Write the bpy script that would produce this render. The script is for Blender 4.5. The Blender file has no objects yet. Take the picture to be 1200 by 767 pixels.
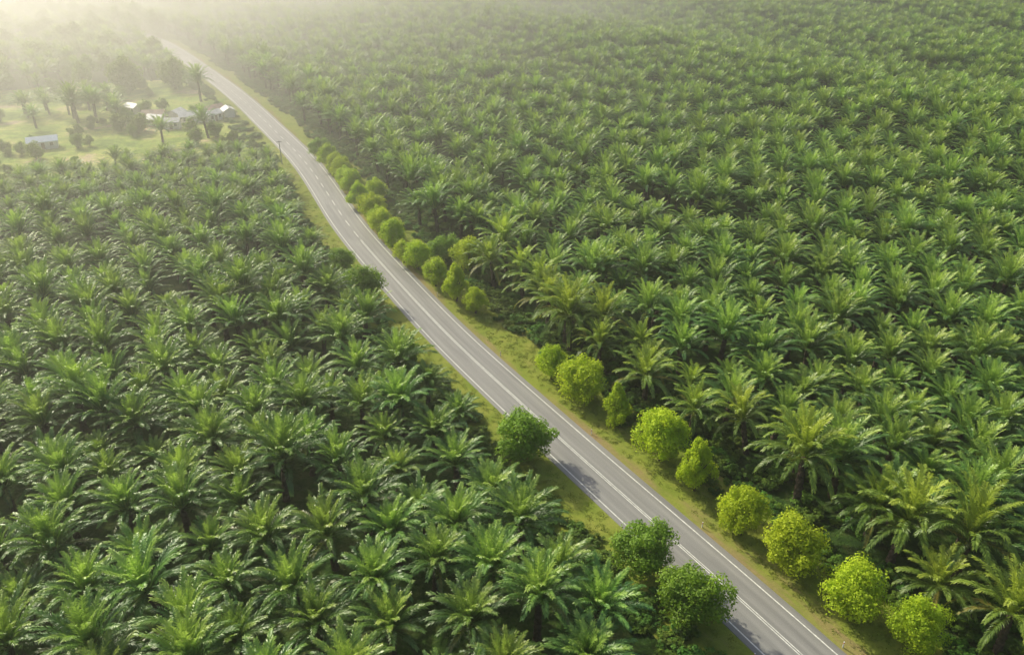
import bpy, math, random
import numpy as np
from mathutils import Vector
random.seed(7); rng=np.random.default_rng(7)
scene=bpy.context.scene
COL=scene.collection
try:
    scene.view_settings.view_transform='Standard'; scene.view_settings.look='None'; scene.view_settings.exposure=0
except Exception: pass
R=math.radians

# ------------------------------------------------ camera
H=76.0; PITCH=28.82
cam_d=bpy.data.cameras.new("camera"); cam_d.lens=28; cam_d.sensor_width=36; cam_d.clip_end=20000
cam=bpy.data.objects.new("camera",cam_d); COL.objects.link(cam)
cam.location=(0,0,H); cam.rotation_euler=(R(90-PITCH),0,0); scene.camera=cam

# ------------------------------------------------ light
SUN_EL=33; SUN=(-0.69,0.72)   # horizontal direction towards the sun
n=math.hypot(*SUN); sx,sy=SUN[0]/n,SUN[1]/n
sd=Vector((sx*math.cos(R(SUN_EL)),sy*math.cos(R(SUN_EL)),math.sin(R(SUN_EL))))
sl=bpy.data.lights.new("sun","SUN"); sl.energy=5.0; sl.angle=R(1.2); sl.color=(1,0.95,0.71)
so=bpy.data.objects.new("sun",sl); COL.objects.link(so); so.rotation_euler=sd.to_track_quat('Z','Y').to_euler(); so.location=sd*900
w=bpy.data.worlds.new("World"); scene.world=w; w.use_nodes=True
nt=w.node_tree; bg=nt.nodes["Background"]; sk=nt.nodes.new("ShaderNodeTexSky"); sk.sky_type='NISHITA'; sk.sun_disc=False
sk.sun_elevation=R(SUN_EL); sk.sun_rotation=math.atan2(sx,sy); sk.air_density=1.0; sk.dust_density=4; sk.ozone_density=.8
nt.links.new(sk.outputs[0],bg.inputs[0]); bg.inputs[1].default_value=0.15

# ------------------------------------------------ helpers
def new_mat(name):
    m=bpy.data.materials.new(name); m.use_nodes=True; t=m.node_tree; t.nodes.clear(); return m,t
def N(t,typ,**kw):
    nd=t.nodes.new(typ)
    for k,v in kw.items():
        if k.startswith('_'): setattr(nd,k[1:],v)
        else: nd.inputs[k.replace('__',' ')].default_value=v
    return nd
def L(t,a,b): t.links.new(a,b)
def ramp(t,fac,stops):
    r=t.nodes.new("ShaderNodeValToRGB"); e=r.color_ramp.elements
    while len(e)<len(stops): e.new(0.5)
    for i,(p,c) in enumerate(stops): e[i].position=p; e[i].color=(*c,1)
    L(t,fac,r.inputs[0]); return r.outputs[0]
def mix(t,f,a,b,mode='MIX'):
    m=t.nodes.new("ShaderNodeMix"); m.data_type='RGBA'; m.blend_type=mode
    for s,v in ((m.inputs[0],f),(m.inputs[6],a),(m.inputs[7],b)):
        if hasattr(v,'links') or isinstance(v,bpy.types.NodeSocket): L(t,v,s)
        else: s.default_value=v if not isinstance(v,tuple) else (*v,1)
    return m.outputs[2]
def noise(t,scale,detail=4,rough=.55,vec=None):
    nn=N(t,"ShaderNodeTexNoise",Scale=scale,Detail=detail,Roughness=rough)
    if vec is None:
        g=t.nodes.new("ShaderNodeNewGeometry"); vec=g.outputs["Position"]
    L(t,vec,nn.inputs["Vector"]); return nn.outputs[0]
def simple(name,col,rough=.8,var=.15,scale=1.5,spec=.3,metal=0):
    m,t=new_mat(name); o=t.nodes.new("ShaderNodeOutputMaterial"); p=N(t,"ShaderNodeBsdfPrincipled",Roughness=rough,Metallic=metal)
    p.inputs["Specular IOR Level"].default_value=spec
    f=noise(t,scale); c=ramp(t,f,[(.3,tuple(x*(1-var) for x in col)),(.7,tuple(min(1,x*(1+var)) for x in col))])
    L(t,c,p.inputs["Base Color"]); L(t,p.outputs[0],o.inputs[0]); return m
def leaf_mat(name,stops,trans_col,trans=.35,rough=.45,spec=.4,var=.3,huev=.03):
    m,t=new_mat(name); o=t.nodes.new("ShaderNodeOutputMaterial")
    a=t.nodes.new("ShaderNodeAttribute"); a.attribute_name="age"
    c=ramp(t,a.outputs["Fac"],stops)
    oi=t.nodes.new("ShaderNodeObjectInfo")
    mr=N(t,"ShaderNodeMapRange"); mr.inputs[3].default_value=1-var; mr.inputs[4].default_value=1+var; L(t,oi.outputs["Random"],mr.inputs[0])
    wn=t.nodes.new("ShaderNodeTexWhiteNoise"); wn.noise_dimensions='1D'; L(t,oi.outputs["Random"],wn.inputs["W"])
    mh=N(t,"ShaderNodeMapRange"); mh.inputs[3].default_value=.5-huev; mh.inputs[4].default_value=.5+huev; L(t,wn.outputs["Value"],mh.inputs[0])
    hs=t.nodes.new("ShaderNodeHueSaturation"); L(t,mh.outputs[0],hs.inputs["Hue"]); L(t,mr.outputs[0],hs.inputs["Value"]); L(t,c,hs.inputs["Color"])
    p=N(t,"ShaderNodeBsdfPrincipled",Roughness=rough); p.inputs["Specular IOR Level"].default_value=spec; L(t,hs.outputs[0],p.inputs["Base Color"])
    tr=t.nodes.new("ShaderNodeBsdfTranslucent"); tc=mix(t,.5,hs.outputs[0],trans_col); L(t,tc,tr.inputs[0])
    ms=t.nodes.new("ShaderNodeMixShader"); ms.inputs[0].default_value=trans; L(t,p.outputs[0],ms.inputs[1]); L(t,tr.outputs[0],ms.inputs[2]); L(t,ms.outputs[0],o.inputs[0])
    return m
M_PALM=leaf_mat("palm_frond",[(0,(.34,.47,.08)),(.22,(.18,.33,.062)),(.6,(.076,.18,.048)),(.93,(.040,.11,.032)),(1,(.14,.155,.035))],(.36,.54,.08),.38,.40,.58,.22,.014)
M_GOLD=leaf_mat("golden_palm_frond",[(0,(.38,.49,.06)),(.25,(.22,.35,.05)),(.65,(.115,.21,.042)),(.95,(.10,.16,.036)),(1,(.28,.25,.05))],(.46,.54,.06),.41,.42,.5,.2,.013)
M_TRUNK=simple("palm_trunk_bark",(.075,.058,.042),.95,.4,4)
M_BARK=simple("tree_bark",(.11,.085,.06),.95,.3,4)
M_LIME=leaf_mat("lime_foliage",[(0,(.27,.41,.022)),(1,(.53,.67,.035))],(.66,.76,.04),.42,.6,.2,.12,.012)
M_GREEN=leaf_mat("green_foliage",[(0,(.10,.21,.02)),(1,(.25,.42,.035))],(.38,.58,.03),.38,.55,.3,.14,.008)
M_WOODS=leaf_mat("woodland_foliage",[(0,(.11,.19,.03)),(1,(.24,.36,.05))],(.36,.5,.05),.38,.6,.2,.25,.02)
M_SHRUB=leaf_mat("shrub_foliage",[(0,(.05,.12,.02)),(1,(.14,.25,.03))],(.25,.38,.03),.3,.6,.2,.35,.03)
M_GRASS=leaf_mat("grass_blades",[(0,(.19,.24,.035)),(1,(.28,.31,.06))],(.3,.38,.07),.3,.7,.1,.12,.02)

def obj(name,mesh,parent=None,mats=(),**props):
    o=bpy.data.objects.new(name,mesh); COL.objects.link(o)
    if parent: o.parent=parent
    if mesh is not None:
        for m in mats:
            if m.name not in [x.name for x in mesh.materials if x]: mesh.materials.append(m)
    for k,v in props.items(): o[k]=v
    return o
def mesh_from(name,V,Fc,age=None,mi=None,smooth=False):
    me=bpy.data.meshes.new(name); me.from_pydata([tuple(v) for v in V],[],Fc); 
    if age is not None:
        a=me.attributes.new("age",'FLOAT','FACE'); a.data.foreach_set("value",np.asarray(age,dtype=np.float32))
    if mi is not None: me.polygons.foreach_set("material_index",np.asarray(mi,dtype=np.int32))
    if smooth: me.polygons.foreach_set("use_smooth",[True]*len(me.polygons))
    me.update(); return me

# ------------------------------------------------ road line (world metres)
ctrl=[(62,12),(48,35.5),(35.8,56.0),(27.6,69.8),(20.2,81.4),(10.4,97),(-1.2,116.0),(-11.8,133.5),(-24.5,157.5),(-42.0,192.1),(-56.2,226.0),(-68.8,253.5),(-88.3,290.2),(-108.0,326.8),(-127.2,359.9),(-145.8,390.0),(-178.0,442),(-206,482),(-232,510),(-266,534),(-312,554),(-380,575),(-500,600),(-760,640)]
def catmull(pts,step=2.0):
    pts=[np.array(p,float) for p in pts]; out=[]
    for i in range(1,len(pts)-2):
        p0,p1,p2,p3=pts[i-1:i+3]; nn=max(2,int(np.linalg.norm(p2-p1)/step))
        for k in range(nn):
            u=k/nn; out.append(.5*((2*p1)+(-p0+p2)*u+(2*p0-5*p1+4*p2-p3)*u*u+(-p0+3*p1-3*p2+p3)*u**3))
    out.append(pts[-2]); return np.array(out)
C0=(76,-10)
RD=catmull([(90,-35),C0]+ctrl)
for _ in range(60):
    RD[1:-1]=RD[1:-1]*.5+(RD[:-2]+RD[2:])*.25
T=np.gradient(RD,axis=0); T/=np.linalg.norm(T,axis=1)[:,None]
NR=np.stack([T[:,1],-T[:,0]],1)
def rdist(X,Y):
    X=np.asarray(X,float).ravel(); Y=np.asarray(Y,float).ravel(); out=np.empty(len(X))
    for s in range(0,len(X),4000):
        dx=X[s:s+4000,None]-RD[None,:,0]; dy=Y[s:s+4000,None]-RD[None,:,1]
        k=np.argmin(dx*dx+dy*dy,axis=1); ii=np.arange(len(k))
        ddx=dx[ii,k]; ddy=dy[ii,k]; sg=np.sign(ddx*NR[k,0]+ddy*NR[k,1]); out[s:s+4000]=np.hypot(ddx,ddy)*np.where(sg==0,1,sg)
    return out
def terrain(X,Y,d=None):
    X=np.asarray(X,float).ravel(); Y=np.asarray(Y,float).ravel()
    if d is None: d=rdist(X,Y)
    a=np.clip((np.abs(d)-28)/110,0,1); a=a*a*(3-2*a)
    a=a*np.where(d<0,.45,1)
    far=np.clip((Y-300)/350,0,1)*np.clip((np.abs(d)-40)/200,0,1)
    hill=far*(7*np.sin(X*.012+Y*.006+2.0)*np.sin(Y*.014-1.2)+4*np.sin(X*.023-Y*.017)+5)
    return a*(2.8*np.sin(X*.019+1+.004*Y)*np.sin(Y*.016+.5)+1.7*np.sin(X*.041+Y*.029)+1.2)+np.where(np.hypot(X,Y)<2500,hill,0)

# ------------------------------------------------ ground
def axis(lo,hi,fine_lo,fine_hi,st):
    a=list(np.arange(fine_lo,fine_hi+1,st)); x=fine_hi; s=st
    while x<hi: s*=1.5; x+=s; a.append(x)
    x=fine_lo; s=st
    while x>lo: s*=1.5; x-=s; a.insert(0,x)
    return np.array(a)
gx=axis(-9000,9000,-600,600,8); gy=axis(-2000,14000,-40,1000,8)
GX,GY=np.meshgrid(gx,gy); GZ=terrain(GX,GY)
V=np.stack([GX.ravel(),GY.ravel(),GZ],1); nx=len(gx)
Fc=[(j*nx+i,j*nx+i+1,(j+1)*nx+i+1,(j+1)*nx+i) for j in range(len(gy)-1) for i in range(nx-1)]
m,t=new_mat("plantation_floor"); o=t.nodes.new("ShaderNodeOutputMaterial"); p=N(t,"ShaderNodeBsdfPrincipled",Roughness=.95); p.inputs["Specular IOR Level"].default_value=.1
c1=ramp(t,noise(t,.35,6),[(.35,(.020,.045,.010)),(.5,(.04,.08,.016)),(.68,(.08,.10,.03))])
L(t,c1,p.inputs["Base Color"]); bp=N(t,"ShaderNodeBump",Strength=.8,Distance=.3); L(t,noise(t,2.2,5),bp.inputs["Height"]); L(t,bp.outputs[0],p.inputs["Normal"]); L(t,p.outputs[0],o.inputs[0])
obj("ground",mesh_from("ground",V,Fc,smooth=True),mats=[m],kind="structure")

def strip(offs,z,i0=0,i1=None,zs=None):
    i1=len(RD) if i1 is None else i1; V=[];Fc=[];k=len(offs)
    for i in range(i0,i1):
        for j,of in enumerate(offs):
            q=RD[i]+NR[i]*of; V.append((q[0],q[1],z if zs is None else zs[j]))
    for i in range(i1-i0-1):
        for j in range(k-1): Fc.append((i*k+j,i*k+j+1,(i+1)*k+j+1,(i+1)*k+j))
    return V,Fc
def add_uv(me,offs,nrow):
    uvl=me.uv_layers.new(name="UVMap"); k=len(offs); co=np.zeros(len(me.loops)*2)
    vi=np.zeros(len(me.loops),dtype=int); me.loops.foreach_get("vertex_index",vi)
    co[0::2]=np.array(offs)[vi%k]; co[1::2]=(vi//k)*2.0; uvl.data.foreach_set("uv",co)
offv=[-12.5,-8,-5.3,-4.2,4.2,5.5,9,15]
V,Fc=strip(offv,.02,zs=[.01,.02,.03,.035,.035,.03,.02,.01])
me=mesh_from("verge",V,Fc); add_uv(me,offv,len(RD))
m,t=new_mat("verge_grass"); o=t.nodes.new("ShaderNodeOutputMaterial"); p=N(t,"ShaderNodeBsdfPrincipled",Roughness=.95); p.inputs["Specular IOR Level"].default_value=.1
g=ramp(t,noise(t,.25,6,.6),[(.3,(.17,.23,.03)),(.5,(.225,.265,.042)),(.7,(.275,.29,.06))])
g=mix(t,.4,g,ramp(t,noise(t,2.5,5,.7),[(.3,(.6,.6,.6)),(.7,(1.25,1.25,1.25))]),'MULTIPLY')
d=ramp(t,noise(t,2,6,.7),[(.3,(.24,.165,.085)),(.7,(.34,.245,.14))])
uv=t.nodes.new("ShaderNodeUVMap"); sp=t.nodes.new("ShaderNodeSeparateXYZ"); L(t,uv.outputs[0],sp.inputs[0])
mrr=N(t,"ShaderNodeMapRange"); L(t,sp.outputs[0],mrr.inputs[0]); mrr.inputs[1].default_value=8.5; mrr.inputs[2].default_value=4.5; mrr.inputs[3].default_value=0; mrr.inputs[4].default_value=.15
lm=N(t,"ShaderNodeMapRange"); L(t,sp.outputs[0],lm.inputs[0]); lm.inputs[1].default_value=-3; lm.inputs[2].default_value=3; lm.inputs[3].default_value=-.18; lm.inputs[4].default_value=0
mpv=N(t,"ShaderNodeMapping"); mpv.inputs["Scale"].default_value=(.22,.045,1); L(t,uv.outputs[0],mpv.inputs[0])
nv=noise(t,1.0,7,.7,mpv.outputs[0]); ad=N(t,"ShaderNodeMath",_operation='ADD'); L(t,nv,ad.inputs[0]); L(t,mrr.outputs[0],ad.inputs[1])
ad2=N(t,"ShaderNodeMath",_operation='ADD'); L(t,ad.outputs[0],ad2.inputs[0]); L(t,lm.outputs[0],ad2.inputs[1])
f=ramp(t,ad2.outputs[0],[(.55,(0,0,0)),(.72,(.85,.85,.85))])
L(t,mix(t,f,g,d),p.inputs["Base Color"]); bp=N(t,"ShaderNodeBump",Strength=.4,Distance=.1); L(t,noise(t,5,5),bp.inputs["Height"]); L(t,bp.outputs[0],p.inputs["Normal"]); L(t,p.outputs[0],o.inputs[0])
obj("grass_verge",me,mats=[m],kind="structure")
# asphalt
offr=[-4.35,-4.3,-2,0,2,4.5,4.55]
V,Fc=strip(offr,.08,zs=[.03,.075,.09,.105,.09,.075,.03])
me=mesh_from("road",V,Fc); add_uv(me,offr,len(RD))
m,t=new_mat("asphalt"); o=t.nodes.new("ShaderNodeOutputMaterial"); p=N(t,"ShaderNodeBsdfPrincipled",Roughness=.62); p.inputs["Specular IOR Level"].default_value=.5
uv=t.nodes.new("ShaderNodeUVMap"); sp=t.nodes.new("ShaderNodeSeparateXYZ"); L(t,uv.outputs[0],sp.inputs[0])
mp=N(t,"ShaderNodeMapping"); mp.inputs["Scale"].default_value=(1.2,.045,1); L(t,uv.outputs[0],mp.inputs[0])
streak=noise(t,1.0,5,.6,mp.outputs[0])
base=ramp(t,streak,[(.3,(.195,.19,.185)),(.7,(.27,.265,.255))])
fine=ramp(t,noise(t,9,4,.7),[(.3,(.75,.75,.75)),(.7,(1.2,1.2,1.2))])
base=mix(t,.5,base,fine,'MULTIPLY')
ab=N(t,"ShaderNodeMath",_operation='ABSOLUTE'); L(t,sp.outputs[0],ab.inputs[0])
s1=N(t,"ShaderNodeMath",_operation='SUBTRACT'); L(t,ab.outputs[0],s1.inputs[0]); s1.inputs[1].default_value=1.8
a2=N(t,"ShaderNodeMath",_operation='ABSOLUTE'); L(t,s1.outputs[0],a2.inputs[0])
s2=N(t,"ShaderNodeMath",_operation='SUBTRACT'); L(t,a2.outputs[0],s2.inputs[0]); s2.inputs[1].default_value=.8
a3=N(t,"ShaderNodeMath",_operation='ABSOLUTE'); L(t,s2.outputs[0],a3.inputs[0])
tr=ramp(t,a3.outputs[0],[(0.0,(.30,.30,.30)),(.45,(0,0,0))])
base=mix(t,tr,base,(.37,.36,.34))
mp2=N(t,"ShaderNodeMapping"); mp2.inputs["Scale"].default_value=(.28,.03,1); L(t,uv.outputs[0],mp2.inputs[0])
pf=ramp(t,noise(t,1.0,2,.5,mp2.outputs[0]),[(.56,(0,0,0)),(.6,(.35,.35,.35))])
base=mix(t,pf,base,(.15,.15,.15))
L(t,base,p.inputs["Base Color"]); L(t,p.outputs[0],o.inputs[0])
obj("road",me,mats=[m],kind="structure")
V=[];Fc=[]
def line(off,w,i0,i1):
    zc=.105-abs(off)*.0075+.006
    v,f=strip([off-w/2,off+w/2],zc,i0,i1); b=len(V); V.extend(v); Fc.extend([tuple(x+b for x in q) for q in f])
nR=len(RD)
line(-3.55,.17,0,nR); line(3.55,.17,0,nR)
S=int(np.argmin(np.abs(RD[:,1]-185)))
line(-.13,.13,0,S); line(.16,.13,0,S)
for i in range(S,nR-4,4):
    line(0,.2,i,i+3 if i%8 else i+2)
M_PAINT=simple("road_paint",(.66,.66,.62),.6,.25,2)
obj("road_markings",mesh_from("road_markings",V,Fc),mats=[M_PAINT],kind="structure")

# clearing field
clear=[(-150,205),(-136,226),(-116,243),(-97,250),(-82,246),(-72,243.5),(-79,259),(-90,281),(-105,307),(-130,350),(-146,372),(-170,372),(-188,362),(-215,345),(-260,340),(-330,330),(-330,205)]
def inpoly(X,Y,poly):
    X=np.asarray(X);Y=np.asarray(Y);c=np.zeros(len(X),bool);j=len(poly)-1
    for i in range(len(poly)):
        xi,yi=poly[i];xj,yj=poly[j]
        c^=((yi>Y)!=(yj>Y))&(X<(xj-xi)*(Y-yi)/(yj-yi+1e-9)+xi); j=i
    return c
step=6; fx=np.arange(-340,-60,step); fy=np.arange(196,384,step)
FX,FY=np.meshgrid(fx,fy); cx=(FX+step/2).ravel(); cy=(FY+step/2).ravel()
dd=rdist(cx,cy); ok=inpoly(cx,cy,clear)&(dd<-9)
FZ=terrain(FX,FY)+.09; V=np.stack([FX.ravel(),FY.ravel(),FZ],1); nx=len(fx)
Fc=[]
for idx in np.nonzero(ok)[0]:
    j,i=divmod(idx,nx)
    if i<nx-1 and j<len(fy)-1: Fc.append((j*nx+i,j*nx+i+1,(j+1)*nx+i+1,(j+1)*nx+i))
m,t=new_mat("pasture"); o=t.nodes.new("ShaderNodeOutputMaterial"); p=N(t,"ShaderNodeBsdfPrincipled",Roughness=.95); p.inputs["Specular IOR Level"].default_value=.1
g=ramp(t,noise(t,.05,7,.7),[(.36,(.12,.21,.03)),(.47,(.27,.37,.06)),(.56,(.42,.45,.11)),(.63,(.58,.47,.28))])
g=mix(t,.8,g,ramp(t,noise(t,.5,5,.7),[(.3,(.5,.5,.5)),(.7,(1.3,1.3,1.3))]),'MULTIPLY')
L(t,g,p.inputs["Base Color"]); L(t,p.outputs[0],o.inputs[0])
obj("field",mesh_from("field",V,Fc),mats=[m],kind="structure")

# ------------------------------------------------ palm meshes
def palm_crown(seed,base_z=5.0,nf=44,big=1.0,low=62,bb=20,golden=False):
    r=random.Random(seed); V=[];Fc=[];A=[]
    ga=math.pi*(3-math.sqrt(5)); a0=r.random()*6.28
    for i in range(nf):
        u=i/(nf-1)
        az=a0+i*ga+r.uniform(-.2,.2)
        e0=R(88-low*u**.95+r.uniform(-7,7)); Lf=(4.4+1.8*min(1,u*1.8+.1))*r.uniform(.86,1.1)*big
        bend=R(bb+48*math.sin(.15+u*1.9)+r.uniform(-10,14)); twist=r.uniform(-.6,.6)
        ns=8; pos=Vector((math.cos(az)*.2,math.sin(az)*.2,base_z+.6*(1-u))); pts=[];Ts=[]
        for k in range(ns+1):
            s=k/ns; e=e0-bend*s**1.9; d=Vector((math.cos(az)*math.cos(e),math.sin(az)*math.cos(e),math.sin(e)))
            az+=twist*.03
            pts.append(pos.copy()); Ts.append(d); pos=pos+d*(Lf/ns)
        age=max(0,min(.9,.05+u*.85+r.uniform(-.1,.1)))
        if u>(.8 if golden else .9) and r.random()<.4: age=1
        def at(s):
            x=s*ns; k=min(ns-1,int(x)); f=x-k; return pts[k].lerp(pts[k+1],f),Ts[k].lerp(Ts[k+1],f).normalized()
        for k in range(ns):
            p0,p1=pts[k],pts[k+1]; S=Ts[k].cross(Vector((0,0,1)))
            if S.length<.05: S=Vector((-math.sin(az),math.cos(az),0))
            S.normalize(); w0=.09*(1-k/ns)+.025; w1=.09*(1-(k+1)/ns)+.025; b=len(V)
            V+= [p0-S*w0,p0+S*w0,p1+S*w1,p1-S*w1]; Fc.append((b,b+1,b+2,b+3)); A.append(max(.06,age-.4))
        nl=int(40*Lf/6.2)
        for k in range(nl):
            for sgn in (-1,1):
                s=.10+.89*(k+r.uniform(-.3,.3)+(.25*sgn))/nl; s=min(.995,max(.08,s))
                p0,Td=at(s); S=Td.cross(Vector((0,0,1)))
                if S.length<.05: S=Vector((-math.sin(az),math.cos(az),0))
                S.normalize(); U=S.cross(Td)
                ll=(.82*math.sin(math.pi*(.16+.74*s))**.7)*r.uniform(.8,1.12)
                fw=.75+.9*s; up=r.uniform(.05,.6)
                D=(S*sgn+Td*fw+U*up).normalized(); W=D.cross(U).normalized() if r.random()<.75 else D.cross(S+U*.6).normalized()
                wd=.050*r.uniform(.8,1.2)
                m1=p0+D*ll*.55; D2=(D+Vector((0,0,-.3-r.random()*.4))).normalized(); e1=m1+D2*ll*.5
                b=len(V); V+=[p0-W*wd*.7,p0+W*wd*.7,m1+W*wd,m1-W*wd,e1+W*.015,e1-W*.015]
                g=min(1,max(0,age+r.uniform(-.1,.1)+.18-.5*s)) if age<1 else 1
                Fc+=[(b,b+1,b+2,b+3),(b+3,b+2,b+4,b+5)]; A+=[g,max(0,g-.06)]
    return V,Fc,A
def palm_trunk(seed,h=5.3):
    r=random.Random(seed); V=[];Fc=[];n=10;rows=14
    for k in range(rows+1):
        s=k/rows; rad=.42-.1*s+(.12 if k%2 else 0)+(.12 if k==0 else 0)
        for j in range(n):
            a=j/n*6.283+k*.3; q=rad*r.uniform(.9,1.1); V.append((math.cos(a)*q,math.sin(a)*q,h*s-.3*(k==0)))
    for k in range(rows):
        for j in range(n): Fc.append((k*n+j,k*n+(j+1)%n,(k+1)*n+(j+1)%n,(k+1)*n+j))
    Fc.append(tuple(range(rows*n,rows*n+n)))
    return V,Fc
NPV=10
crowns=[];trunks=[];palm_src=[]
for i in range(NPV):
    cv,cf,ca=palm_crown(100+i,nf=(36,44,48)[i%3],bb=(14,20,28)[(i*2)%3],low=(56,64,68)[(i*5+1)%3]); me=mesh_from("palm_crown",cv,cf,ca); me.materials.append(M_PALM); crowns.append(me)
    tv,tf=palm_trunk(200+i); mt=mesh_from("palm_trunk",tv,tf); mt.materials.append(M_TRUNK); trunks.append(mt)
    b=len(cv); cm=mesh_from("oil_palm_whole",list(cv)+list(tv),cf+[tuple(x+b for x in f) for f in tf],list(ca)+[.5]*len(tf),[0]*len(cf)+[1]*len(tf))
    cm.materials.append(M_PALM); cm.materials.append(M_TRUNK)
    palm_src.append(bpy.data.objects.new("oil_palm_source",cm))
golds=[]
for i in range(4):
    cv,cf,ca=palm_crown(300+i,5.2,38,1.04,84,32,True); me=mesh_from("golden_palm_crown",cv,cf,ca); me.materials.append(M_GOLD); golds.append(me)

# ------------------------------------------------ roadside tree positions
RT=[(52.5,52.5,3.3),(45.2,62.0,2.9),(40.1,67.0,3.3),(35.2,73.9,3.5),(30.7,80.5,3.3),(26.3,89.4,2.9,1),(22.4,96.4,3.9),(16.6,105.1,2.5,1),(11.7,112.6,3.8),(7.0,119.2,3.0),(-7.4,144.1,2.7),(-11.6,149.5,2.8,1),(-16.6,156.9,3.0),(-21.4,165.6,3.1),(-28.5,176.7,3.4),(-25.1,169,2.3),(-36,195.2,3.5),(-41.6,206.3,3.1),(-45.5,217.9,3.2),(-50.6,229.7,3.2),(-56.5,239.9,3.4),(-15.8,170,3.3,3),(-10,165.1,3.3),(-32.3,185,3.3,0),(-37.6,210.5,3.2),(-62,252,3.2,2),(-48.5,224,2.8),(-53.5,235,2.8),(-34,190,2.8)]
LT=[(1.9,96.7,4.5),(16.6,74.1,3.8),(21.3,66.4,4.1),(-30.6,148.6,4.4),(-38.0,162.6,3.4),(-19.5,124.9,2.9),(-34.5,152,3.2)]
# ------------------------------------------------ palm layout
def lattice(ang,ox,oy,x0,x1,y0,y1,sp):
    ca,sa=math.cos(ang),math.sin(ang); out=[]
    nmax=int(1500/sp)
    for i in range(-nmax,nmax):
        for j in range(-nmax,nmax):
            a=(i+.5*(j&1))*sp; b=j*sp*.866; x=ox+ca*a-sa*b; y=oy+sa*a+ca*b
            if x0<x<x1 and y0<y<y1: out.append((x,y))
    return np.array(out)
def layout(side,ang,sp,jit,block=None):
    q=lattice(ang,0,200,-680,680,12,960,sp)
    keep=np.abs(q[:,0])<(.72*q[:,1]+45); q=q[keep]
    if block is not None:
        if side>0: edge=q[:,1]+.35*q[:,0]+12*np.sin(q[:,0]*.02); k=(edge<330) if block==0 else (edge>=334)
        else: inb=(q[:,1]>188+4*np.sin(q[:,0]*.06))&(q[:,1]<266); k=inb if block==1 else ~inb
        q=q[k]
    q=q+np.stack([2.5*np.sin(q[:,1]*.03+q[:,0]*.01),2.5*np.sin(q[:,0]*.027)],1)*(1 if side>0 else .5)
    q=q+rng.normal(0,jit,q.shape); d=rdist(q[:,0],q[:,1])
    if side>0: k=d>np.where(q[:,1]>262,12.5,16)
    else: k=d<-np.where(q[:,1]>330,9.5,11.2)
    return q[k],d[k]
qa,da=layout(1,R(18),7.9,1.15,0); qb,db=layout(1,R(-9),7.0,.9,1); qr=np.concatenate([qa,qb]); dr=np.concatenate([da,db]); blk=np.concatenate([np.zeros(len(qa)),np.ones(len(qb))])
qc,dc=layout(-1,R(4),7.9,.75,0); qd,dd_=layout(-1,R(30),5.8,.7,1); ql=np.concatenate([qc,qd]); dl=np.concatenate([dc,dd_]); lbk=np.concatenate([np.full(len(qc),2.),np.full(len(qd),3.)])
k=~inpoly(ql[:,0],ql[:,1],[(-150,203),(-136,222),(-116,240),(-97,248),(-82,244),(-66,240),(-70,259),(-90,281),(-105,307),(-130,350),(-146,376),(-170,376),(-188,366),(-215,349),(-260,344),(-700,334),(-700,203)])
cl_=(np.sin(ql[:,0]*.06+2)*np.sin(ql[:,1]*.075+1)>.3)&(ql[:,1]>215)&(rng.random(len(ql))<.5)&(lbk==2)
HS=[(-119,297,8,5,20,5),(-130,292,6,4.5,-15,1),(-114,307,6.5,4.5,50,0),(-134,299,7,4.5,10,0),(-155,260,8.5,4.5,25,4),(-268,452,13,8,5,5),(-146,310,5.5,4,-30,5),(-126,301,5.5,4,80,5),(-112,299,6,4,60,5),(-123,288,5.5,3.6,5,1),(-108,305,5,3.8,-60,1),(-283,470,12,7,-20,0),(-255,440,8,6,30,1)]
nearH=np.zeros(len(ql),bool)
for h_ in HS: nearH|=np.hypot(ql[:,0]-h_[0],ql[:,1]-h_[1])<8; nearH|=np.hypot(ql[:,0]-h_[0]*.96,ql[:,1]-h_[1]+11)<5.5
k=(k|cl_)&~nearH
ql=ql[k]; dl=dl[k]; lbk=lbk[k]
fz=(ql[:,1]>330)&(ql[:,1]<520); kk=~(fz&(rng.random(len(ql))<.35)); ql=ql[kk]; dl=dl[kk]; lbk=lbk[kk]
Q=np.concatenate([qr,ql]); D=np.concatenate([dr,dl]); BK=np.concatenate([blk,lbk]); rm=rng.random(len(Q))>.012
for q in LT: rm&=np.hypot(Q[:,0]-q[0],Q[:,1]-q[1])>q[2]+2.4
for q in LT[:3]: rm&=np.hypot(Q[:,0]-q[0]*.93,Q[:,1]-(q[1]-5))>4.5
for q in RT: rm&=np.hypot(Q[:,0]-q[0],Q[:,1]-q[1])>q[2]+2.5
Q=Q[rm]; D=D[rm]; BK=BK[rm]
Z=terrain(Q[:,0],Q[:,1],D)
sc=rng.normal(.94,.09,len(Q)); sc=np.clip(sc,.74,1.15)
sc=np.where((D>0)&(D<26),sc*1.06,sc); sc=np.where(BK==1,sc*.88,sc); sc=np.where(BK==3,sc*.72,sc)
sc=np.where((D<0)&(D>-15)&(BK==2),sc*.88,sc)
hz=np.clip(rng.normal(1.04,.11,len(Q)),.8,1.32)
hz=np.where(D>0,hz*1.08,hz*1.03); hz=np.where((D>0)&(D<22)&(rng.random(len(Q))<.6),hz*1.12,hz)
rot=rng.random(len(Q))*6.283; tx=rng.normal(0,.07,len(Q)); ty=rng.normal(0,.07,len(Q)); var=rng.integers(0,NPV,len(Q))
th=R(PITCH)
dep=Q[:,1]*math.cos(th)+(H-Z-6)*math.sin(th); upc=Q[:,1]*math.sin(th)-(H-Z-6)*math.cos(th)
px=Q[:,0]/dep*28/36*2; py=upc/dep*28/36*2*1200/767
inv=(dep>0)&(np.abs(px)<1.03)&(py>-1.06)&(py<1.03)
dist=np.where(inv,np.hypot(dep,0),1e9); order=np.argsort(dist); near=order[:300]
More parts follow.
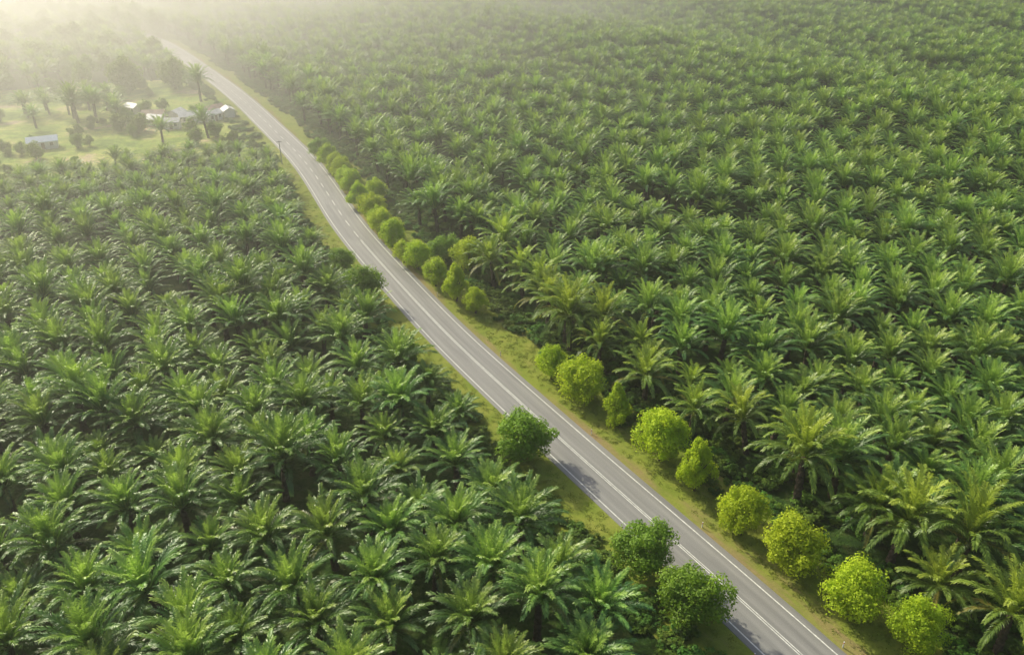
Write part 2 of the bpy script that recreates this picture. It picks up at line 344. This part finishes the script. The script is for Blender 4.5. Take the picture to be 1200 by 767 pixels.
isn=np.zeros(len(Q),bool); isn[near]=True
for i in near:
    e=obj("oil_palm",None); e.location=(Q[i,0],Q[i,1],Z[i]); e.rotation_euler=(tx[i],ty[i],rot[i]); e.scale=(sc[i],sc[i],hz[i]*sc[i])
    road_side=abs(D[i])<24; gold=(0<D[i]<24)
    e["label"]="oil palm with long drooping golden green fronds behind roadside trees" if gold else ("oil palm with glossy green fronds along the road verge" if road_side else "oil palm with glossy green fronds in dense plantation")
    e["category"]="palm tree"; e["group"]="oil palms in the plantation"
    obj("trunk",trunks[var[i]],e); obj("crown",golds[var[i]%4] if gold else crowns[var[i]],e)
def scatter(name,P3,ROT,SC,IDX,sources,label,cat):
    me=bpy.data.meshes.new(name); me.from_pydata([tuple(map(float,p)) for p in P3],[],[])
    a=me.attributes.new("rot",'FLOAT_VECTOR','POINT'); a.data.foreach_set("vector",np.asarray(ROT,np.float32).ravel())
    a=me.attributes.new("scl",'FLOAT_VECTOR','POINT'); a.data.foreach_set("vector",np.asarray(SC,np.float32).ravel())
    a=me.attributes.new("idx",'INT','POINT'); a.data.foreach_set("value",np.asarray(IDX,np.int32))
    o=obj(name,me,kind="stuff",label=label,category=cat)
    ng=bpy.data.node_groups.new(name,"GeometryNodeTree")
    ng.interface.new_socket(name="Geometry",in_out='INPUT',socket_type='NodeSocketGeometry'); ng.interface.new_socket(name="Geometry",in_out='OUTPUT',socket_type='NodeSocketGeometry')
    gi=ng.nodes.new("NodeGroupInput"); go=ng.nodes.new("NodeGroupOutput"); ip=ng.nodes.new("GeometryNodeInstanceOnPoints"); jn=ng.nodes.new("GeometryNodeJoinGeometry")
    for s in sources:
        oi=ng.nodes.new("GeometryNodeObjectInfo"); oi.inputs["Object"].default_value=s; oi.inputs["As Instance"].default_value=True
        ng.links.new(oi.outputs["Geometry"],jn.inputs[0])
    def na(nm,dt):
        x=ng.nodes.new("GeometryNodeInputNamedAttribute"); x.data_type=dt; x.inputs[0].default_value=nm; return x.outputs[0]
    ng.links.new(gi.outputs[0],ip.inputs["Points"]); ng.links.new(jn.outputs[0],ip.inputs["Instance"]); ip.inputs["Pick Instance"].default_value=True
    ng.links.new(na("idx","INT"),ip.inputs["Instance Index"]); ng.links.new(na("rot","FLOAT_VECTOR"),ip.inputs["Rotation"]); ng.links.new(na("scl","FLOAT_VECTOR"),ip.inputs["Scale"])
    ng.links.new(ip.outputs[0],go.inputs[0]); md=o.modifiers.new("scatter","NODES"); md.node_group=ng; return o
f=~isn
scatter("oil_palm_plantation",np.stack([Q[f,0],Q[f,1],Z[f]],1),np.stack([tx[f],ty[f],rot[f]],1),np.stack([sc[f],sc[f],hz[f]*sc[f]],1),var[f],palm_src,"dense plantation of oil palms stretching into the haze","palm plantation")

# ------------------------------------------------ broadleaf trees
def tree_crown(seed,cone=0.0,nc=46,nl=85,leaf=.2,c0=.22,c1=.38):
    r=random.Random(seed); V=[];Fc=[];A=[]
    lob=[(r.uniform(0,6.28),r.uniform(.02,.08)) for _ in range(3)]
    for c in range(nc):
        u=r.uniform(-1,1); a=r.random()*6.283; q=math.sqrt(1-u*u); rad=r.uniform(.4,.84)*(1+sum(am*math.cos((k_+2)*a+ph) for k_,(ph,am) in enumerate(lob)))
        cx,cy,cz=q*math.cos(a)*rad,q*math.sin(a)*rad,u*rad
        wf=1-cone*(cz+.3)*.7; cx*=wf; cy*=wf
        cr=r.uniform(c0,c1)*(1-cone*.2); tone=r.random()
        for k in range(nl):
            uu=r.uniform(-.85,1); aa=r.random()*6.283; qq=math.sqrt(1-uu*uu); n=Vector((qq*math.cos(aa),qq*math.sin(aa),uu))
            p=Vector((cx,cy,cz))+n*cr*r.uniform(.55,1.15)
            nn=(n+Vector((r.gauss(0,.5),r.gauss(0,.5),r.gauss(0,.5)+.2))).normalized()
            t1=nn.orthogonal().normalized(); t2=nn.cross(t1); an=r.random()*6.28; d1=t1*math.cos(an)+t2*math.sin(an); d2=nn.cross(d1)
            s=leaf*.5*r.uniform(.6,1.25); P_=Vector((p.x,p.y,p.z*1.14+1.20)); b=len(V)
            V+=[P_-d1*s,P_-d2*s*.6,P_+d1*s,P_+d2*s*.6]; Fc.append((b,b+1,b+2,b+3)); A.append(min(1,max(0,.2+.55*tone+r.uniform(-.2,.25))))
    return mesh_from("tree_crown",V,Fc,A)
def limb(V,Fc,p0,p1,r0,r1,n=7):
    d=(p1-p0).normalized(); a=d.orthogonal().normalized(); b_=d.cross(a); b=len(V)
    for p,rr in ((p0,r0),(p1,r1)):
        for j in range(n): th=j/n*6.283; V.append(p+a*math.cos(th)*rr+b_*math.sin(th)*rr)
    for j in range(n): Fc.append((b+j,b+(j+1)%n,b+n+(j+1)%n,b+n+j))
def tree_trunk(seed):
    r=random.Random(seed); V=[];Fc=[]; top=Vector((r.uniform(-.05,.05),r.uniform(-.05,.05),.8))
    limb(V,Fc,Vector((0,0,-.05)),top,.075,.055)
    for k in range(7):
        a=k/7*6.28+r.random(); e=top+Vector((math.cos(a)*.5,math.sin(a)*.5,r.uniform(.3,.8))); limb(V,Fc,top-Vector((0,0,r.random()*.2)),e,.035,.012,5)
    limb(V,Fc,top,Vector((0,0,1.9)),.05,.012)
    me=mesh_from("tree_trunk",V,Fc); me.materials.append(M_BARK); return me
tt=[tree_trunk(i) for i in range(3)]
def variants(mat,seeds,cone,**k):
    out=[]
    for s in seeds:
        me=tree_crown(s,cone,**k); me.materials.append(mat); out.append(me)
    return out
kw=dict(nc=66,nl=190,leaf=.095,c0=.18,c1=.38)
lime_r=variants(M_LIME,[1,2],.1,**kw)+variants(M_LIME,[3,12,13],.6,**kw); lime_c=variants(M_LIME,[4,5],1.15,**kw)
green_r=variants(M_GREEN,[6,7,8],.1,**kw); far_r=variants(M_WOODS,[9,10,11],.0,nc=40,nl=50,leaf=.2)
def tree(name,x,y,r,h,crown,label,cat,group,z=None):
    if z is None: z=float(terrain([x],[y])[0])
    e=obj(name,None,label=label,category=cat,group=group); e.location=(x,y,z); e.scale=(r,r*random.uniform(.86,1.05),h/2.35); e.rotation_euler=(0,0,random.random()*6.28)
    obj("trunk",random.choice(tt),e); obj("crown",crown,e); return e
for q in RT:
    k=q[3] if len(q)>3 else 0; s=random.uniform(1.1,1.22)
    if k==1: tree("roadside_tree",q[0],q[1],q[2]*1.2,q[2]*3.4,random.choice(lime_c),"lime green conical young tree on the grass verge","tree","trees lining the road")
    elif k==0: tree("roadside_tree",q[0],q[1],q[2]*s,q[2]*random.uniform(2.1,2.7),random.choice(lime_r),"rounded bright lime green tree on the grass verge","tree","trees lining the road")
    else: tree("roadside_tree",q[0],q[1],q[2]*s,q[2]*2.1,random.choice(green_r),"low rounded mid green tree at the plantation edge","tree","trees lining the road")
for x,y,r in LT:
    tree("roadside_tree",x,y,r*1.05,r*1.95,random.choice(green_r),"rounded green tree close to the road edge","tree","green trees beside the road edge")
rr=random.Random(12); cnt=0
def clearview(x,y,far=False):
    for h in HS:
        if math.hypot(x-h[0],y-h[1])<6: return False
        if math.hypot(x-h[0]*.965,y-h[1]*.965)<(7 if h[1]>400 else 3.4): return False
    return True
while cnt<180:
    x=rr.uniform(-330,-70); y=rr.uniform(215,380)
    if rdist([x],[y])[0]>-14: continue
    cl=math.sin(x*.07+1)*math.sin(y*.08)+rr.uniform(-.6,.6)
    if cl<.0 and not (abs(x+124)<28 and abs(y-296)<22): continue
    if not clearview(x,y): continue
    if not inpoly(np.array([x]),np.array([y]),clear)[0]: continue
    r=rr.uniform(1.3,3.3); tree("village_tree",x,y,r,r*rr.uniform(1.8,2.3),rr.choice(far_r),"broadleaf tree standing in the hazy village clearing","tree","trees around the village"); cnt+=1
cnt=0
while cnt<120:
    y=rr.uniform(345,640); x=rr.uniform(-.68*y,-.2*y)
    dq=rdist([x],[y])[0]
    if abs(dq)<11 or (dq>0 and x>-190) or not clearview(x,y): continue
    r=rr.uniform(3.5,7.0); tree("forest_tree",x,y,r,r*rr.uniform(1.7,2.2)+2,rr.choice(far_r),"tall broadleaf tree rising through the hazy woods","tree","trees in the distant woods"); cnt+=1
iS=int(np.argmin(np.abs(RD[:,1]-492)))
for i in range(iS,min(iS+66,len(RD)),5):
    for side in (-1,1):
        q=RD[i]+NR[i]*side*rr.uniform(6.5,9); r=rr.uniform(4.5,6.5); tree("forest_tree",q[0],q[1],r,r*2.6,rr.choice(far_r),"tall broadleaf tree overhanging the distant road","tree","trees in the distant woods")

# ------------------------------------------------ shrubs + grass (stuff)
sh=variants(M_SHRUB,[21,22,23],0,nc=16,nl=45,leaf=.3)
shs=[bpy.data.objects.new("shrub_source",m_) for m_ in sh]
P3=[];RO=[];SC=[];IX=[]
for i in range(len(RD)):
    if not(15<RD[i,1]<480): continue
    for side in (1,-1):
        for _ in range(8 if side>0 else 5):
            nearr=RD[i,1]<250
            of=(rr.uniform(12,17) if nearr else rr.uniform(9,14))+rr.random()**2*14 if side>0 else (rr.uniform(9.3,15) if nearr else rr.uniform(7.5,13))
            q=RD[i]+NR[i]*of*side+np.array([rr.uniform(-1,1),rr.uniform(-1,1)])
            if side<0 and 250<q[1]<340 and rr.random()<.75: continue
            s=rr.uniform(.4,1.4); P3.append((q[0],q[1],-.25*s)); RO.append((0,0,rr.random()*6.28)); SC.append((s*1.4,s*1.4,s*.6)); IX.append(rr.randrange(3))
scatter("undergrowth",P3,RO,SC,IX,shs,"dark green shrubs and creepers along the plantation edge","undergrowth")
gts=[]
for s in range(3):
    r=random.Random(50+s); V=[];Fc=[];A=[]
    for k in range(26):
        a=r.random()*6.28; d=Vector((math.cos(a),math.sin(a),0)); o_=Vector((r.uniform(-.45,.45),r.uniform(-.45,.45),0)); W=Vector((-d.y,d.x,0))*.035
        h=r.uniform(.06,.16); m1=o_+d*h*.25+Vector((0,0,h*.7)); e=o_+d*h*.8+Vector((0,0,h)); b=len(V)
        V+=[o_-W,o_+W,m1+W,m1-W,e]; Fc+=[(b,b+1,b+2,b+3),(b+3,b+2,b+4)]; g=r.random(); A+=[g,g]
    me=mesh_from("grass_tuft",V,Fc,A); me.materials.append(M_GRASS); gts.append(bpy.data.objects.new("grass_source",me))
P3=[];RO=[];SC=[];IX=[]
for i in range(len(RD)):
    if not(15<RD[i,1]<260): continue
    nb=36 if RD[i,1]<150 else 16
    for _ in range(nb):
        side=1 if rr.random()<.6 else -1; of=rr.uniform(6,13.5) if side>0 else rr.uniform(4.7,11.5)
        q=RD[i]+NR[i]*of*side+T[i]*rr.uniform(-1,1)
        s=rr.uniform(.5,1.2); P3.append((q[0],q[1],.02)); RO.append((0,0,rr.random()*6.28)); SC.append((s,s,s)); IX.append(rr.randrange(3))
scatter("verge_grass_tufts",P3,RO,SC,IX,gts,"short rough grass growing along the road verge","grass")

# ------------------------------------------------ houses
def boxm(name,x0,x1,y0,y1,z0,z1,mat):
    v=[(x,y,z) for z in (z0,z1) for y in (y0,y1) for x in (x0,x1)]
    f=[(0,2,3,1),(4,5,7,6),(0,1,5,4),(2,6,7,3),(0,4,6,2),(1,3,7,5)]
    me=mesh_from(name,v,f); me.materials.append(mat); return me
M_WALL=simple("plaster_wall",(.72,.70,.64),.8,.08,.8); M_GLASS=simple("window_glass",(.05,.06,.07),.2,.1,1,.6); M_DOOR=simple("wood_door",(.16,.09,.05),.6)
M_FRAME=simple("window_frame_paint",(.7,.7,.7),.5,.05)
roofs=[simple("rusty_roof",(.38,.25,.19),.6,.35,.6),simple("grey_roof",(.5,.5,.49),.5,.25,.6,.5),simple("brown_roof",(.2,.14,.11),.7,.3,.6),simple("dark_roof",(.16,.15,.14),.7,.3,.6),simple("blue_metal_roof",(.55,.65,.72),.35,.12,.6,.6),simple("white_roof",(.66,.66,.62),.5,.25,.6)]
rn=["rusty red","grey metal","brown","dark","pale blue","white"]
for hx,hy,w_,d_,ang,ri in HS:
    z=float(terrain([hx],[hy])[0]); e=obj("village_house",None,label="small white house with %s gable roof in village clearing"%rn[ri],category="house",group="village houses")
    e.location=(hx,hy,z+.1); e.rotation_euler=(0,0,R(ang)); hh=2.6; a,b=w_/2,d_/2; rh=d_*.25
    V=[(-a,-b,-.5),(a,-b,-.5),(a,b,-.5),(-a,b,-.5),(-a,-b,hh),(a,-b,hh),(a,b,hh),(-a,b,hh),(-a,0,hh+rh),(a,0,hh+rh)]
    me=mesh_from("house_wall",V,[(0,1,5,4),(2,3,7,6),(1,2,6,9,5),(3,0,4,8,7)]); me.materials.append(M_WALL); obj("wall",me,e)
    k=.5; s=rh/b; V=[]
    for zz in (0.05,.2):
        V+=[(-a-k,-b-k,hh-k*s+zz),(a+k,-b-k,hh-k*s+zz),(a+k,0,hh+rh+zz),(-a-k,0,hh+rh+zz),(a+k,b+k,hh-k*s+zz),(-a-k,b+k,hh-k*s+zz)]
    me=mesh_from("house_roof",V,[(0,1,2,3),(3,2,4,5),(6,7,8,9),(9,8,10,11),(0,6,7,1),(4,10,11,5),(1,7,8,2),(2,8,10,4),(0,3,9,6),(3,5,11,9)]); me.materials.append(roofs[ri]); obj("roof",me,e)
    obj("door",boxm("house_door",-.5,.5,-b-.05,-b+.02,0,2.1,M_DOOR),e)
    for wx in (-a*.6,a*.6):
        wd=obj("window",boxm("house_window",wx-.5,wx+.5,-b-.04,-b+.02,1,2.1,M_GLASS),e)
        obj("frame",boxm("window_sill",wx-.6,wx+.6,-b-.1,-b-.045,.88,.98,M_FRAME),wd)

# ------------------------------------------------ poles, posts
M_CONC=simple("concrete_pole",(.3,.29,.26),.85); M_METAL=simple("dark_metal",(.12,.12,.12),.5); M_WHITE=simple("white_paint",(.78,.78,.76),.5,.05); M_RED=simple("red_band",(.5,.04,.03),.5,.1)
def cyl(name,x,y,z0,z1,r0,r1,mat,n=10):
    V=[];Fc=[]; 
    for z,rr_ in ((z0,r0),(z1,r1)):
        for j in range(n): V.append((x+math.cos(j/n*6.283)*rr_,y+math.sin(j/n*6.283)*rr_,z))
    for j in range(n): Fc.append((j,(j+1)%n,n+(j+1)%n,n+j))
    Fc.append(tuple(range(n,2*n))); me=mesh_from(name,V,Fc); me.materials.append(mat); return me
def road_at(y,off):
    i=int(np.argmin(np.abs(RD[:,1]-y))); return RD[i]+NR[i]*off, math.atan2(T[i][1],T[i][0])
for y in (247,):
    q,a=road_at(y,-7.0); e=obj("utility_pole",None,label="slim concrete utility pole with crossarm beside the road",category="utility pole")
    e.location=(q[0],q[1],0); e.rotation_euler=(0,0,a)
    obj("pole",cyl("pole",0,0,-.3,7.5,.15,.10,M_CONC),e)
    ca=obj("crossarm",boxm("crossarm",-.06,.06,-.8,.8,7.1,7.22,M_METAL),e)
    for yy in (-.7,0.3,.7): obj("insulator",cyl("insulator",0,yy,7.223,7.45,.06,.04,M_WHITE,8),ca)
for y,off in ((60,4.95),(64,-4.9),(80,4.95),(101,4.95),(108,-4.9),(124,4.95),(150,4.95),(165,-4.9),(185,4.95),(208,4.95)):
    q,a=road_at(y,off); e=obj("marker_post",None,label="short white roadside marker post with red band",category="marker post",group="marker posts along the road")
    e.location=(q[0],q[1],0); e.rotation_euler=(0,0,a); obj("post",cyl("post",0,0,-.1,.95,.07,.07,M_WHITE,8),e); obj("reflector_band",cyl("band",0,0,.7,.84,.078,.078,M_RED,8),e)

# ------------------------------------------------ haze: real air volume, thicker over the low ground far away
m,t=new_mat("haze"); o=t.nodes.new("ShaderNodeOutputMaterial"); v=t.nodes.new("ShaderNodeVolumeScatter")
v.inputs["Anisotropy"].default_value=.6; v.inputs["Color"].default_value=(1,1,.9,1)
g=t.nodes.new("ShaderNodeNewGeometry")
dp=N(t,"ShaderNodeVectorMath",_operation='DOT_PRODUCT'); L(t,g.outputs["Position"],dp.inputs[0]); dp.inputs[1].default_value=(-.76,.65,0)
mr=N(t,"ShaderNodeMapRange"); mr.interpolation_type='SMOOTHSTEP'; L(t,dp.outputs["Value"],mr.inputs[0]); mr.inputs[1].default_value=30; mr.inputs[2].default_value=600; mr.inputs[3].default_value=.0009; mr.inputs[4].default_value=.0105
sz=t.nodes.new("ShaderNodeSeparateXYZ"); L(t,g.outputs["Position"],sz.inputs[0])
mz=N(t,"ShaderNodeMapRange"); L(t,sz.outputs[2],mz.inputs[0]); mz.inputs[1].default_value=2; mz.inputs[2].default_value=55; mz.inputs[3].default_value=1; mz.inputs[4].default_value=.16
ml=N(t,"ShaderNodeMath",_operation='MULTIPLY'); L(t,mr.outputs[0],ml.inputs[0]); L(t,mz.outputs[0],ml.inputs[1])
L(t,ml.outputs[0],v.inputs["Density"]); L(t,v.outputs[0],o.inputs["Volume"])
obj("haze",boxm("haze",-1100,1100,-200,1500,-30,84,m),kind="structure")
